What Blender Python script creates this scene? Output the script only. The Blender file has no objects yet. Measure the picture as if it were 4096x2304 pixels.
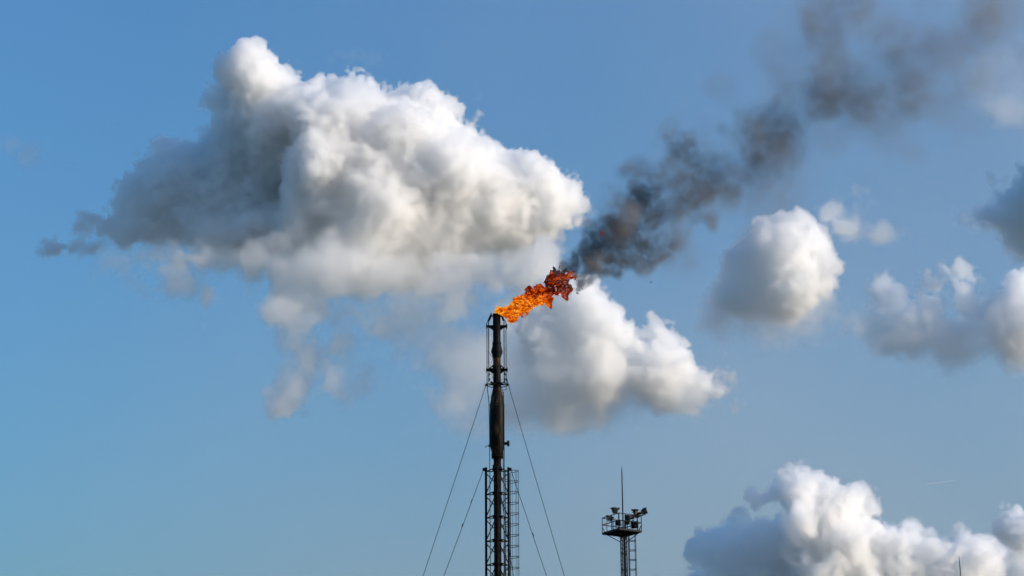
import bpy, math, random
import numpy as np
from mathutils import Vector, Matrix

S = bpy.context.scene
COL = S.collection
R = math.radians

# ------------------------------------------------------------------ camera
FOC = 8500.0                      # focal length in photo pixels (photo 4096 wide)
PITCH, ROLL = 18.0, 0.4
cam_d = bpy.data.cameras.new("camera")
cam_d.sensor_width = 36.0
cam_d.lens = 36.0 * FOC / 4096.0
cam_d.clip_start = 0.5
cam_d.clip_end = 120000.0
cam = bpy.data.objects.new("camera", cam_d)
COL.objects.link(cam)
EYE = Vector((0.0, 0.0, 1.7))
CROT = (Matrix.Rotation(R(90 + PITCH), 3, 'X') @ Matrix.Rotation(R(-ROLL), 3, 'Z'))
cam.matrix_world = Matrix.Translation(EYE) @ CROT.to_4x4()
S.camera = cam
RIGHT, UP, FWD = CROT.col[0].copy(), CROT.col[1].copy(), -CROT.col[2].copy()

# ------------------------------------------------------------------ sky, sun, exposure
SUN_AZ, SUN_EL = 107.0, 18.0       # azimuth to the right of the viewing direction (+Y)
world = bpy.data.worlds.new("World")
S.world = world
world.use_nodes = True
wn = world.node_tree
bg = wn.nodes['Background']
sky = wn.nodes.new('ShaderNodeTexSky')
sky.sky_type = 'NISHITA'
sky.sun_disc = False
sky.sun_elevation = R(SUN_EL)
sky.sun_rotation = R(SUN_AZ)
sky.altitude = 0
sky.air_density = 1.9
sky.dust_density = 3.0
sky.ozone_density = 10.0
wn.links.new(sky.outputs[0], bg.inputs['Color'])
bg.inputs['Strength'].default_value = 0.15

sun_d = bpy.data.lights.new("sun", 'SUN')
sun_d.energy = 3.15
sun_d.angle = R(0.5)
sun_d.color = (1.0, 0.85, 0.69)
sun = bpy.data.objects.new("sun", sun_d)
COL.objects.link(sun)
SUNV = Vector((math.sin(R(SUN_AZ)) * math.cos(R(SUN_EL)), math.cos(R(SUN_AZ)) * math.cos(R(SUN_EL)), math.sin(R(SUN_EL))))
sun.rotation_euler = SUNV.to_track_quat('Z', 'Y').to_euler()
sun.location = (60, -20, 60)

S.render.engine = 'CYCLES'
S.view_settings.view_transform = 'Standard'
S.view_settings.look = 'None'
S.view_settings.exposure = 0.43
S.view_settings.gamma = 1.0
cy = S.cycles
cy.volume_bounces = 44
cy.max_bounces = 48
cy.diffuse_bounces = 3
cy.transparent_max_bounces = 24
cy.volume_step_rate = 1.0
cy.volume_max_steps = 512
cy.sample_clamp_indirect = 8.0
cy.use_adaptive_sampling = True
cy.adaptive_threshold = 0.02
cy.adaptive_min_samples = 24
try:
    cy.use_denoising = True
    cy.denoiser = 'OPENIMAGEDENOISE'
except Exception:
    pass


# ------------------------------------------------------------------ helpers
def ray(px, py):
    """World direction through photo pixel (4096 x 2304)."""
    return (RIGHT * ((px - 2048.0) / FOC) + UP * ((1152.0 - py) / FOC) + FWD)


def at_y(px, py, Y):
    d = ray(px, py)
    return EYE + d * (Y / d.y)


def at_depth(px, py, D):
    return EYE + ray(px, py) * D


def project(p):
    v = Vector(p) - EYE
    d = v.dot(FWD)
    return 2048 + FOC * v.dot(RIGHT) / d, 1152 - FOC * v.dot(UP) / d, d


def tag(o, label=None, cat=None, group=None, kind=None):
    if label: o['label'] = label
    if cat: o['category'] = cat
    if group: o['group'] = group
    if kind: o['kind'] = kind
    return o


def empty(name, loc):
    o = bpy.data.objects.new(name, None)
    COL.objects.link(o)
    o.location = loc
    o.empty_display_size = 0.3
    return o


def perp(d):
    d = d.normalized()
    a = Vector((0, 0, 1)) if abs(d.z) < 0.9 else Vector((1, 0, 0))
    u = d.cross(a).normalized()
    return u, d.cross(u).normalized()


class MB:
    """Collects shapes in world coordinates; build() links them as one mesh object."""

    def __init__(self):
        self.v, self.f, self.sm = [], [], []

    def _rings(self, rings, caps=True, closed=False, smooth=True):
        n = len(rings[0])
        b = len(self.v)
        for r in rings:
            self.v += [tuple(p) for p in r]
        m = len(rings)
        for i in range(m if closed else m - 1):
            j = (i + 1) % m
            for k in range(n):
                l = (k + 1) % n
                self.f.append((b + i * n + k, b + i * n + l, b + j * n + l, b + j * n + k))
                self.sm.append(smooth)
        if caps and not closed:
            self.f.append(tuple(b + k for k in reversed(range(n)))); self.sm.append(False)
            self.f.append(tuple(b + (m - 1) * n + k for k in range(n))); self.sm.append(False)
        return self

    def tube(self, pts, r, n=8, closed=False):
        pts = [Vector(p) for p in pts]
        rr = r if isinstance(r, (list, tuple)) else [r] * len(pts)
        rings, u = [], None
        m = len(pts)
        for i, p in enumerate(pts):
            if closed:
                d = pts[(i + 1) % m] - pts[i - 1]
            else:
                d = pts[min(i + 1, m - 1)] - pts[max(i - 1, 0)]
            d = d.normalized()
            if u is None:
                u, w = perp(d)
            else:
                u = (u - d * u.dot(d)).normalized()
                w = d.cross(u).normalized()
            rings.append([p + (u * math.cos(2 * math.pi * k / n) + w * math.sin(2 * math.pi * k / n)) * rr[i] for k in range(n)])
        return self._rings(rings, closed=closed)

    def bar(self, a, b, w, h=None):
        """Square-section bar from a to b."""
        a, b = Vector(a), Vector(b)
        h = h or w
        d = (b - a).normalized()
        u, q = perp(d)
        rings = [[p + u * (sx * w / 2) + q * (sy * h / 2) for sx, sy in ((-1, -1), (1, -1), (1, 1), (-1, 1))] for p in (a, b)]
        return self._rings(rings, smooth=False)

    def lathe(self, c, prof, n=28, axis=Vector((0, 0, 1))):
        """prof: list of (radius, distance along axis from c)."""
        c = Vector(c)
        u, w = perp(axis)
        rings = [[c + axis * z + (u * math.cos(2 * math.pi * k / n) + w * math.sin(2 * math.pi * k / n)) * max(r, 1e-4) for k in range(n)] for r, z in prof]
        return self._rings(rings)

    def box(self, c, size, rot=None):
        c = Vector(c)
        rot = rot or Matrix.Identity(3)
        sx, sy, sz = (s / 2 for s in size)
        b = len(self.v)
        for x, y, z in ((-1, -1, -1), (1, -1, -1), (1, 1, -1), (-1, 1, -1), (-1, -1, 1), (1, -1, 1), (1, 1, 1), (-1, 1, 1)):
            self.v.append(tuple(c + rot @ Vector((x * sx, y * sy, z * sz))))
        for q in ((3, 2, 1, 0), (4, 5, 6, 7), (0, 1, 5, 4), (1, 2, 6, 5), (2, 3, 7, 6), (3, 0, 4, 7)):
            self.f.append(tuple(b + k for k in q)); self.sm.append(False)
        return self

    def frustum(self, c, rot, a, b, d):
        """Four-sided truncated pyramid along local +X: section a=(w,h) at 0, b=(w,h) at d."""
        c = Vector(c)
        rings = [[c + rot @ Vector((x, sy * w / 2, sz * h / 2)) for sy, sz in ((-1, -1), (1, -1), (1, 1), (-1, 1))] for x, (w, h) in ((0, a), (d, b))]
        return self._rings(rings, smooth=False)

    def prism(self, poly, thick):
        """Flat polygon (world points) given thickness along its normal."""
        poly = [Vector(p) for p in poly]
        nn = (poly[1] - poly[0]).cross(poly[2] - poly[0]).normalized() * (thick / 2)
        return self._rings([[p - nn for p in poly], [p + nn for p in poly]], smooth=False)

    def build(self, name, mat, parent=None, origin=None, bevel=0.0):
        o0 = Vector(origin) if origin is not None else Vector((0, 0, 0))
        me = bpy.data.meshes.new(name)
        me.from_pydata([tuple(Vector(p) - o0) for p in self.v], [], self.f)
        me.polygons.foreach_set('use_smooth', self.sm)
        me.materials.append(mat)
        me.update()
        o = bpy.data.objects.new(name, me)
        COL.objects.link(o)
        o.location = o0
        if parent is not None:
            o.parent = parent
            if parent.type == 'EMPTY':
                o.matrix_parent_inverse = Matrix.Translation(-parent.location)
        if bevel:
            b = o.modifiers.new('bevel', 'BEVEL'); b.width = bevel; b.segments = 2; b.limit_method = 'ANGLE'
        return o


# ------------------------------------------------------------------ materials
def steel(name, base, rust, amount, scale=3.0, rough=0.6, metallic=0.0):
    m = bpy.data.materials.new(name)
    m.use_nodes = True
    nt = m.node_tree
    p = nt.nodes['Principled BSDF']
    tc = nt.nodes.new('ShaderNodeTexCoord')
    mp = nt.nodes.new('ShaderNodeMapping'); mp.inputs['Scale'].default_value = (scale, scale, scale * 0.35)
    nz = nt.nodes.new('ShaderNodeTexNoise'); nz.inputs['Scale'].default_value = 1.0; nz.inputs['Detail'].default_value = 8; nz.inputs['Roughness'].default_value = 0.65
    cr = nt.nodes.new('ShaderNodeValToRGB')
    cr.color_ramp.elements[0].position = 0.62 - amount * 0.4; cr.color_ramp.elements[0].color = (*base, 1)
    cr.color_ramp.elements[1].position = 0.72 - amount * 0.2; cr.color_ramp.elements[1].color = (*rust, 1)
    bp = nt.nodes.new('ShaderNodeBump'); bp.inputs['Strength'].default_value = 0.35; bp.inputs['Distance'].default_value = 0.02
    L = nt.links.new
    L(tc.outputs['Object'], mp.inputs[0]); L(mp.outputs[0], nz.inputs['Vector']); L(nz.outputs['Fac'], cr.inputs[0])
    L(cr.outputs[0], p.inputs['Base Color']); L(nz.outputs['Fac'], bp.inputs['Height']); L(bp.outputs[0], p.inputs['Normal'])
    p.inputs['Roughness'].default_value = rough
    p.inputs['Metallic'].default_value = metallic
    p.inputs['Specular IOR Level'].default_value = 0.12
    return m


def plain(name, col, rough=0.5, metallic=0.0):
    m = bpy.data.materials.new(name); m.use_nodes = True
    p = m.node_tree.nodes['Principled BSDF']
    p.inputs['Base Color'].default_value = (*col, 1)
    p.inputs['Roughness'].default_value = rough
    p.inputs['Metallic'].default_value = metallic
    return m


M_SOOT = steel('sooty_steel', (0.003, 0.0028, 0.0025), (0.012, 0.008, 0.005), 0.1)
M_RUST = steel('rusty_steel', (0.004, 0.003, 0.0025), (0.085, 0.048, 0.02), 0.3)
M_DARK = steel('dark_painted_steel', (0.003, 0.003, 0.0035), (0.014, 0.009, 0.006), 0.15)
M_WIRE = steel('steel_cable', (0.004, 0.004, 0.0045), (0.01, 0.008, 0.006), 0.2, 8.0)
M_GREY = steel('grey_painted_steel', (0.012, 0.014, 0.018), (0.02, 0.015, 0.01), 0.15)
M_LAMP = steel('lamp_housing', (0.006, 0.006, 0.006), (0.022, 0.016, 0.01), 0.2)
M_BEIGE = plain('pale_lamp_casing', (0.36, 0.25, 0.16), 0.5)
M_GLASS = plain('lamp_glass', (0.10, 0.09, 0.075), 0.08)

# ------------------------------------------------------------------ ground
gm = bpy.data.materials.new('ground'); gm.use_nodes = True
g_n = gm.node_tree
g_p = g_n.nodes['Principled BSDF']; g_p.inputs['Roughness'].default_value = 0.95
g_t = g_n.nodes.new('ShaderNodeTexNoise'); g_t.inputs['Scale'].default_value = 0.02; g_t.inputs['Detail'].default_value = 10
g_c = g_n.nodes.new('ShaderNodeValToRGB')
g_c.color_ramp.elements[0].color = (0.04, 0.05, 0.03, 1); g_c.color_ramp.elements[0].position = 0.4
g_c.color_ramp.elements[1].color = (0.08, 0.078, 0.066, 1); g_c.color_ramp.elements[1].position = 0.62
g_o = g_n.nodes.new('ShaderNodeNewGeometry')
g_n.links.new(g_o.outputs['Position'], g_t.inputs['Vector']); g_n.links.new(g_t.outputs['Fac'], g_c.inputs[0]); g_n.links.new(g_c.outputs[0], g_p.inputs['Base Color'])
gb = MB()
gb.v = [(-40000, -40000, 0), (40000, -40000, 0), (40000, 40000, 0), (-40000, 40000, 0)]; gb.f = [(0, 1, 2, 3)]; gb.sm = [False]
tag(gb.build('ground', gm), kind='structure')

# ------------------------------------------------------------------ flare stack
YS = 110.0
AX = at_y(1990.5, 2100, YS).x          # the stack's axis in plan


def zs(py):                           # height on the axis that shows at photo row py
    lo, hi = 0.0, 80.0
    for _ in range(40):
        mid = (lo + hi) / 2
        if project((AX, YS, mid))[1] > py: lo = mid
        else: hi = mid
    return lo


def ks(z):                            # metres per photo pixel at that height
    return project((AX, YS, z))[2] / FOC


def pt(dx, py, dy=0.0):               # point dx photo px right of the axis, dy metres deeper
    z = zs(py)
    return Vector((AX + dx * ks(z), YS + dy, z))


BASE = Vector((AX, YS, 0))
stack = tag(empty('flare_stack', BASE), 'tall sooty black gas flare stack burning at its tip, braced by guy cables', 'flare stack')


def prof(rows):
    return [(r * ks(zs(py)), zs(py)) for r, py in rows]


A0 = Vector((AX, YS, 0))
# the riser pipe
MB().lathe(A0, [(14.5 * ks(0), 0.0)] + prof([(14.8, 2304), (15.4, 1826)]), 32).build('riser_pipe', M_RUST, stack)
# the fat gas seal drum with cone ends
drum = MB().lathe(A0, prof([(21, 1817), (22, 1812), (29.5, 1784), (29.5, 1621), (28.5, 1617), (24.6, 1596), (24.8, 1585), (23, 1583), (15.4, 1549)]), 40).build('seal_drum', M_RUST, stack)
MB().lathe(A0, prof([(15.4, 1832), (22, 1831.5), (23.2, 1829), (23.2, 1824), (21, 1823), (21, 1820), (23.2, 1819), (23.2, 1815), (21, 1814)]), 32).build('flange', M_RUST, drum)
mb = MB()
for k in range(16):
    a = 2 * math.pi * k / 16
    z = zs(1823); r_ = 22.3 * ks(z)
    c = Vector((AX + r_ * math.cos(a), YS + r_ * math.sin(a), z))
    mb.tube([c - Vector((0, 0, .16)), c + Vector((0, 0, .14))], 0.016, 6)
mb.build('bolt', M_SOOT, drum)
MB().lathe(A0, prof([(29.5, 1622), (30.3, 1621), (30.3, 1619), (28.7, 1618)]), 40).build('weld_band', M_GREY, drum)
# nozzle with blind flange on the right
z = zs(1775); k_ = ks(z)
c0 = Vector((AX + 27 * k_, YS - 0.05, z)); ex = Vector((1, 0, 0))
nz_ = MB().lathe(c0, [(6 * k_, 0), (6 * k_, 14.5 * k_)], 18, ex).build('nozzle', M_SOOT, drum)
MB().lathe(c0, [(6.2 * k_, 13.5 * k_), (10.5 * k_, 13.6 * k_), (10.5 * k_, 16.6 * k_), (9 * k_, 16.8 * k_), (9 * k_, 17.4 * k_), (10.5 * k_, 17.6 * k_), (10.5 * k_, 20.6 * k_), (3 * k_, 20.8 * k_)], 20, ex).build('blind_flange', M_SOOT, nz_)
mb = MB()
for k in range(8):
    a = 2 * math.pi * (k + .5) / 8
    o_ = Vector((0, math.cos(a), math.sin(a))) * (10.8 * k_)
    mb.tube([c0 + o_ + ex * (12.6 * k_), c0 + o_ + ex * (21.6 * k_)], 1.3 * k_, 6)
mb.build('bolt', M_SOOT, nz_)
h0 = c0 + ex * (20.5 * k_)
MB().tube([h0 + Vector((0, 0, 4.5 * k_)), h0 + ex * (4.6 * k_) + Vector((0, 0, 4.5 * k_)), h0 + ex * (4.6 * k_) - Vector((0, 0, 4.5 * k_)), h0 - Vector((0, 0, 4.5 * k_))], 0.55 * k_, 6).build('handle', M_SOOT, nz_)
# drain valve on the left
z = zs(1783); k_ = ks(z)
d0 = Vector((AX - 29 * k_, YS, z))
dv = MB().tube([d0 + ex * (2 * k_), d0 - ex * (9 * k_), d0 + Vector((-13 * k_, 0, -1 * k_)), d0 + Vector((-17 * k_, 0, -3.5 * k_)), d0 + Vector((-19.5 * k_, 0, -7.5 * k_))], [1.3 * k_, 1.3 * k_, 1.5 * k_, 1.5 * k_, 1.2 * k_], 8).build('drain_valve', M_SOOT, drum)
MB().lathe(d0 - ex * (4.6 * k_), [(1 * k_, -2.6 * k_), (3.4 * k_, -1.8 * k_), (4.8 * k_, 0), (3.4 * k_, 1.8 * k_), (1 * k_, 2.6 * k_)], 12, ex).build('valve_wheel', M_SOOT, dv)

# upper pipe and flare tip
MB().lathe(A0, prof([(15.4, 1552), (15.4, 1500), (15.2, 1430)]), 32).build('upper_pipe', M_RUST, stack)
tip = MB().lathe(A0, prof([(15.2, 1434), (15.6, 1432), (22.6, 1409), (23, 1406), (22.2, 1402), (16.4, 1379), (15.8, 1366), (15.3, 1362), (15.3, 1266)]), 36).build('flare_tip', M_SOOT, stack)
MB().lathe(A0, prof([(15.0, 1378.5), (17.7, 1378), (18.1, 1376), (18.1, 1372), (17.2, 1371), (17.6, 1369.5), (15.3, 1369)]), 36).build('clamp_ring', M_SOOT, tip)
zt = zs(1258.5); kt = ks(zt)
rim = MB().lathe(A0, [(15.1 * kt, zs(1267.5)), (16.9 * kt, zs(1267)), (17.2 * kt, zs(1264)), (16.9 * kt, zs(1261)), (15.6 * kt, zs(1259.2)), (15.2 * kt, zt), (12.6 * kt, zt), (12.6 * kt, zs(1275))], 36).build('rim', M_SOOT, tip)
mb = MB()
for k in range(14):
    a = 2 * math.pi * k / 14
    c = Vector((AX + 14.2 * kt * math.cos(a), YS + 14.2 * kt * math.sin(a), zt))
    mb.box(c, (0.05, 0.05, 0.06), Matrix.Rotation(a, 3, 'Z'))
mb.build('flame_retainer', M_SOOT, rim)


# spider brackets that hold the pilot pipes
def bracket(py, out, dy_in, plate, half):
    mb = MB()
    for s in (-1, 1):
        mb.prism([pt(s * 13, py - half), pt(s * out, py - half * .9), pt(s * out, py + half * .55), pt(s * (out - 12), py + half), pt(s * 13, py + dy_in)], 0.10)
        mb.box(pt(s * (out - .5), py - half * .1), (3.6 * ks(zs(py)), 0.34, 11.5 * ks(zs(py))))
        if plate:
            mb.bar(pt(s * 13, py - half - 16), pt(s * 31, py - half + 1), 0.085, 0.05)
            mb.bar(pt(s * 30, py - half), pt(s * 14, py - half), 0.06, 0.05)
            mb.bar(pt(s * 15.5, py - half - 14), pt(s * 15.5, py - half + 1), 0.06, 0.05)
            mb.bar(pt(s * 25, py - half - 6), pt(s * 25, py - half + 1), 0.07, 0.05)
    for a in (60, 120):
        for s in (-1, 1):
            d = Vector((math.cos(R(a)) * s, math.sin(R(a)), 0))
            z = zs(py); k = ks(z)
            mb.bar(Vector((AX, YS, z)) + d * 13 * k, Vector((AX, YS, z)) + d * (out - 6) * k, 0.09, 0.14)
    return mb.build('pilot_bracket', M_SOOT, stack)


bracket(1306, 41, 15, False, 5)
bracket(1480, 42, 14, True, 5)

# support ring with lugs where the upper cables start
zr = zs(1540); kr = ks(zr)
ringo = MB().tube([Vector((AX + 40 * kr * math.cos(t), YS + 40 * kr * math.sin(t), zr)) for t in [2 * math.pi * k / 40 for k in range(40)]], 1.7 * kr, 8, closed=True).build('support_ring', M_SOOT, stack)
mb = MB()
for a in (0, 60, 120, 180, 240, 300):
    d = Vector((math.cos(R(a)), math.sin(R(a)), 0))
    mb.bar(Vector((AX, YS, zr)) + d * 14 * kr, Vector((AX, YS, zr)) + d * 40 * kr, 2.6 * kr)
    mb.prism([Vector((AX, YS, zr)) + d * 14 * kr, Vector((AX, YS, zr)) + d * 38 * kr, Vector((AX, YS, zr + 9 * kr)) + d * 14 * kr], 0.04)
mb.build('spoke', M_SOOT, ringo)
for s in (-1, 1):
    mb = MB()
    c = Vector((AX + s * 42 * kr, YS, zr))
    mb.box(c, (8 * kr, .12, 6 * kr)); mb.bar(c + Vector((-s * 2 * kr, 0, 9 * kr)), c + Vector((s * 6 * kr, 0, -5 * kr)), 2.6 * kr)
    mb.bar(c + Vector((-s * 5 * kr, 0, -1 * kr)), c + Vector((s * 8 * kr, 0, 2 * kr)), 1.6 * kr)
    mb.build('cable_lug', M_SOOT, ringo)

# pilot burners: hood + two pipes each
for s in (-1, 1):
    if s < 0:
        a, b, w = pt(-21.5, 1258), pt(-32, 1282), 0.062
    else:
        a, b, w = pt(21, 1262), pt(27.5, 1283), 0.055
    pil = MB().lathe(b, [(w * .75, 0), (w, .03), (w, (a - b).length - .02), (w * .7, (a - b).length)], 14, (a - b).normalized())
    if s < 0:
        pil.bar(a + Vector((-.02, 0, -.05)), a + Vector((-.01, 0, .10)), .05)
        pil.bar(pt(-19, 1266), pt(-14, 1264), .05)
    else:
        pil.bar(pt(13, 1263), pt(24, 1265), .07, .10)
    pil = pil.build('pilot_burner', M_SOOT, stack)
    for off, end, dy in ((-39.3 if s < 0 else 37.0, 1541 if s < 0 else 1541, 0.0), (-32.3 if s < 0 else 29.2, 1530, -0.10)):
        t0 = pt(off * .86 if abs(off) > 34 else off * .97, 1279, dy)
        pts = [b.lerp(t0, .2), t0, pt(off, 1291, dy), pt(off, 1400, dy), pt(off * 1.0, end, dy)]
        MB().tube(pts, 1.55 * kt if abs(off) > 34 else 1.9 * kt, 8).build('pilot_pipe', M_SOOT, pil)
    for off, py in ((31, 1499), (31, 1520), (22 if s < 0 else 29, 1531)):
        MB().lathe(pt(s * off, py, -.1), [(.02, -.06), (.052, -.035), (.056, .02), (.02, .06)], 10).build('valve', M_SOOT, pil)

# loose wires near the tip
random.seed(5)
for pts in ([pt(-32, 1410, -.1), pt(-29, 1416, -.15), pt(-25, 1424, -.2), pt(-18, 1432, -.2), pt(-17, 1440, -.2), pt(-21, 1450, -.22), pt(-25, 1465, -.2), pt(-24, 1478, -.2)],
            [pt(29, 1412, -.1), pt(26, 1415, -.12), pt(22, 1416, -.15)],
            [pt(-21, 1490, -.2), pt(-20, 1500, -.2), pt(-18, 1512, -.2), pt(-14, 1522, -.2)],
            [pt(30, 1492, -.2), pt(36, 1508, -.2), pt(40, 1522, -.1), pt(42, 1540, -.1)],
            [pt(37, 1511, -.2), pt(42, 1525, -.2), pt(45, 1541, -.1)],
            [pt(12, 1549, -.25), pt(18, 1555, -.3), pt(22, 1566, -.3), pt(23, 1580, -.3)]):
    MB().tube(pts, 0.011, 6).build('instrument_cable', M_SOOT, stack)

# long side pipes running down the stack
for pts, r_ in (([pt(-39, 1538), pt(-38, 1562), pt(-33, 1600, -.05), pt(-31, 1680, -.1), pt(-30.5, 1750, -.1), pt(-30, 1880, -.12), pt(-29.5, 2304, -.15), Vector((AX - .4, YS - .15, 0))], 1.5),
                ([pt(37, 1538), pt(37, 1560, -.05), pt(34.5, 1563, -.15), pt(13, 1568, -.36), pt(10.5, 1572, -.42), pt(10, 1700, -.43), pt(11, 1850, -.42)], 1.2),
                ([pt(-2, 1453, -.25), pt(-1.5, 1550, -.28), pt(-1, 1622, -.43), pt(0, 1700, -.44), pt(4, 1860, -.40)], 0.8),
                ([pt(25, 1570, -.15), pt(26.5, 1620, -.2), pt(27.5, 1800, -.2), pt(26, 1990, -.2), pt(25.5, 2304, -.2), Vector((AX + .35, YS - .2, 0))], 1.9),
                ([pt(18, 1700, -.38), pt(23, 1760, -.34), pt(24, 1860, -.3), pt(29, 2304, -.25), Vector((AX + .42, YS - .2, 0))], 0.9)):
    MB().tube(pts, r_ * ks(zs(1700)), 8).build('side_pipe', M_RUST, stack)

# lattice support: three legs and bracing, bottom part of the stack
zl = zs(1864); kl = ks(zl)
DL = 0.34                                       # legs left and right stand behind the pipe
LX, RX = -46 * kl, 43.5 * kl
FY = -0.68                                      # third leg in front of the pipe
LEG = [Vector((AX + LX, YS + DL, 0)), Vector((AX + RX, YS + DL, 0)), Vector((AX - 1 * kl, YS + FY, 0))]
for i, (p, r_) in enumerate(zip(LEG, (5.0, 4.5, 4.3))):
    top = zl if i < 2 else zl - .12
    MB().lathe(p, [(r_ * kl, 0), (r_ * kl, top - .06), (r_ * kl * 1.1, top - .05), (r_ * kl * 1.1, top), (.001, top)], 14).build('leg', M_DARK, stack)
PAN = 95.0 * kl
z_top = zs(1880)
nh = int(z_top / PAN)
mb = MB()
for i in range(nh + 1):
    z = z_top - i * PAN
    q = [p + Vector((0, 0, z)) for p in LEG]
    mb.bar(q[0], q[1], 3.9 * kl, 3.2 * kl)
    mb.bar(q[0], q[2], 3.4 * kl); mb.bar(q[1], q[2], 3.4 * kl)
    # collar bars guiding the riser pipe
    mb.tube([Vector((AX + .25 * math.cos(t), YS + .25 * math.sin(t), z)) for t in [2 * math.pi * k / 20 for k in range(20)]], .03, 6, closed=True)
    if z > PAN:
        for s in (0, 1):
            mb.bar(q[s] - Vector((0, 0, .1)), q[2] - Vector((0, 0, .74 * PAN)), 3.0 * kl)
            mb.bar(q[s] - Vector((0, 0, PAN - .05)), q[2] - Vector((0, 0, .04)), 3.0 * kl)
mb.build('lattice_bracing', M_DARK, stack)
for p in LEG:
    MB().box(p + Vector((0, 0, .04)), (.5, .5, .08)).build('base_plate', M_DARK, stack)
# collar at the head of the lattice
MB().box(Vector((AX - 10 * kl, YS - .1, zs(1874))), (18 * kl, .5, 18 * kl)).box(Vector((AX + 4 * kl, YS - .12, zs(1877))), (30 * kl, .52, 8 * kl)).build('head_collar', M_SOOT, stack, bevel=.01)
for s, p in ((-1, LEG[0]), (1, LEG[1])):
    c = p + Vector((s * 8 * kl, 0, zs(1872)))
    ab = MB().box(c, (11.5 * kl, .14, 11 * kl))
    ab.tube([c + Vector((s * 3 * kl, 0, -5 * kl)), c + Vector((s * 5 * kl, 0, -8 * kl))], 1.2 * kl, 6)
    ab.build('cable_anchor', M_DARK, stack, bevel=.006)

# caged ladder on the right
lad = tag(empty('ladder', BASE))
lad.parent = stack
lad.location = (0, 0, 0)
RA = Vector((AX + 31 * kl, YS + 0.02, 0)); RB = Vector((AX + 50.5 * kl, YS + .42, 0))


def sub(mbx, name, mat):
    o = mbx.build(name, mat)
    o.parent = lad
    o.matrix_parent_inverse = Matrix.Translation(-BASE)
    return o


z_lt = zs(1886)
sub(MB().bar(RA, RA + Vector((0, 0, z_lt)), 3.4 * kl), 'rail', M_DARK)
sub(MB().bar(RB, RB + Vector((0, 0, z_lt)), 3.2 * kl), 'rail', M_DARK)
z = z_lt - .15
while z > 17.0:
    sub(MB().tube([RA + Vector((0, 0, z)), RB + Vector((0, 0, z))], .011, 6), 'rung', M_RUST)
    z -= 0.255
mb = MB()
while z > .3:
    mb.tube([RA + Vector((0, 0, z)), RB + Vector((0, 0, z))], .011, 6); z -= .255
sub(mb, 'rung', M_RUST)['kind'] = 'stuff'
mid = (RA + RB) / 2
du = (RB - RA).normalized()
dn = Vector((du.y, -du.x, 0))
hw = (RB - RA).length / 2


def hoop_pts(z, n=22):
    # U-shaped hoop bulging out from the ladder
    out = []
    Ld = 0.66
    for i in range(n + 1):
        t = math.pi * i / n
        a = -math.cos(t); b = math.sin(t)
        b = math.copysign(abs(b) ** .72, b)
        out.append(mid + du * (a * hw * 1.10) + dn * (b * Ld) + Vector((0, 0, z)))
    return out


HOOPSTEP = 43.4 * kl
z = z_lt + .02
while z > 17.0:
    sub(MB().tube(hoop_pts(z), 1.3 * kl, 6), 'cage_hoop', M_DARK)
    z -= HOOPSTEP
mb = MB()
while z > 2.2:
    mb.tube(hoop_pts(z), 1.3 * kl, 6); z -= HOOPSTEP
sub(mb, 'cage_hoop', M_DARK)['kind'] = 'stuff'
for i in (4, 7, 11, 15, 18):
    p = hoop_pts(0)[i]
    sub(MB().bar(p + Vector((0, 0, 2.2)), p + Vector((0, 0, z_lt + .03)), 1.7 * kl, 1.2 * kl), 'cage_bar', M_DARK)
z = z_lt - .4
mb = MB()
while z > 1:
    mb.bar(LEG[1] + Vector((0, 0, z)), RB + Vector((0, 0, z)), 1.6 * kl); mb.bar(LEG[1] + Vector((0, 0, z)), RA + Vector((0, 0, z)), 1.6 * kl)
    z -= PAN
sub(mb, 'stand_off', M_DARK)


# guy cables: each runs from the stack to an anchor on the ground
def guy(start, az, target, label, r_=0.017, fittings=()):
    """az: ground direction (deg, 0 = right, 90 = away); the anchor's distance is found so that the cable passes the photo pixel target."""
    d = Vector((math.cos(R(az)), math.sin(R(az)), 0))
    best = None
    for i in range(20, 700):
        rad = i * 0.1
        e = Vector((start.x, start.y, 0)) + d * rad
        lo, hi = 0.0, 1.0
        for _ in range(30):
            m_ = (lo + hi) / 2
            if project(start.lerp(e, m_))[1] < target[1]: lo = m_
            else: hi = m_
        err = abs(project(start.lerp(e, lo))[0] - target[0])
        if best is None or err < best[0]: best = (err, e)
    e = best[1]
    n = 24
    pts = [start.lerp(e, i / n) - Vector((0, 0, 0.28 * 4 * (i / n) * (1 - i / n))) for i in range(n + 1)]
    o = MB().tube(pts, r_, 6)
    o = o.build('guy_cable', M_WIRE, None, e)
    tag(o, label, 'cable', 'guy cables bracing the flare stack')
    for t in fittings:
        p = start.lerp(e, t); dd = (e - start).normalized(); s_ = perp(dd)[0]
        f = MB().tube([p - dd * .09, p + dd * .09], .022, 6)
        f.bar(p - s_ * .09 - dd * .02, p + s_ * .07 + dd * .04, .025)
        fo = f.build('cable_clamp', M_WIRE, None, p)
        fo.parent = o
        fo.matrix_parent_inverse = Matrix.Translation(-e)
    return o


guy(pt(-45, 1543), 150, (1686, 2304), 'upper left guy cable, leaving the ring above the fat drum and reaching farthest left')
guy(pt(46, 1541), 30, (2263, 2304), 'upper right guy cable, leaving the ring above the fat drum and reaching farthest right')
guy(LEG[0] + Vector((-13 * kl, 0, zs(1881))), 150, (1771, 2304), 'lower left guy cable with clamps near its top, tied to the lattice head', fittings=(.055, .10))
guy(LEG[1] + Vector((13 * kl, 0, zs(1881))), 30, (2191, 2304), 'lower right guy cable crossing the ladder cage from the lattice head', fittings=(.12,))
guy(LEG[2] + Vector((0, -.05, zl - .3)), -78, (2056, 2304), 'near guy cable dropping steeply between riser pipe and ladder cage')

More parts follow.
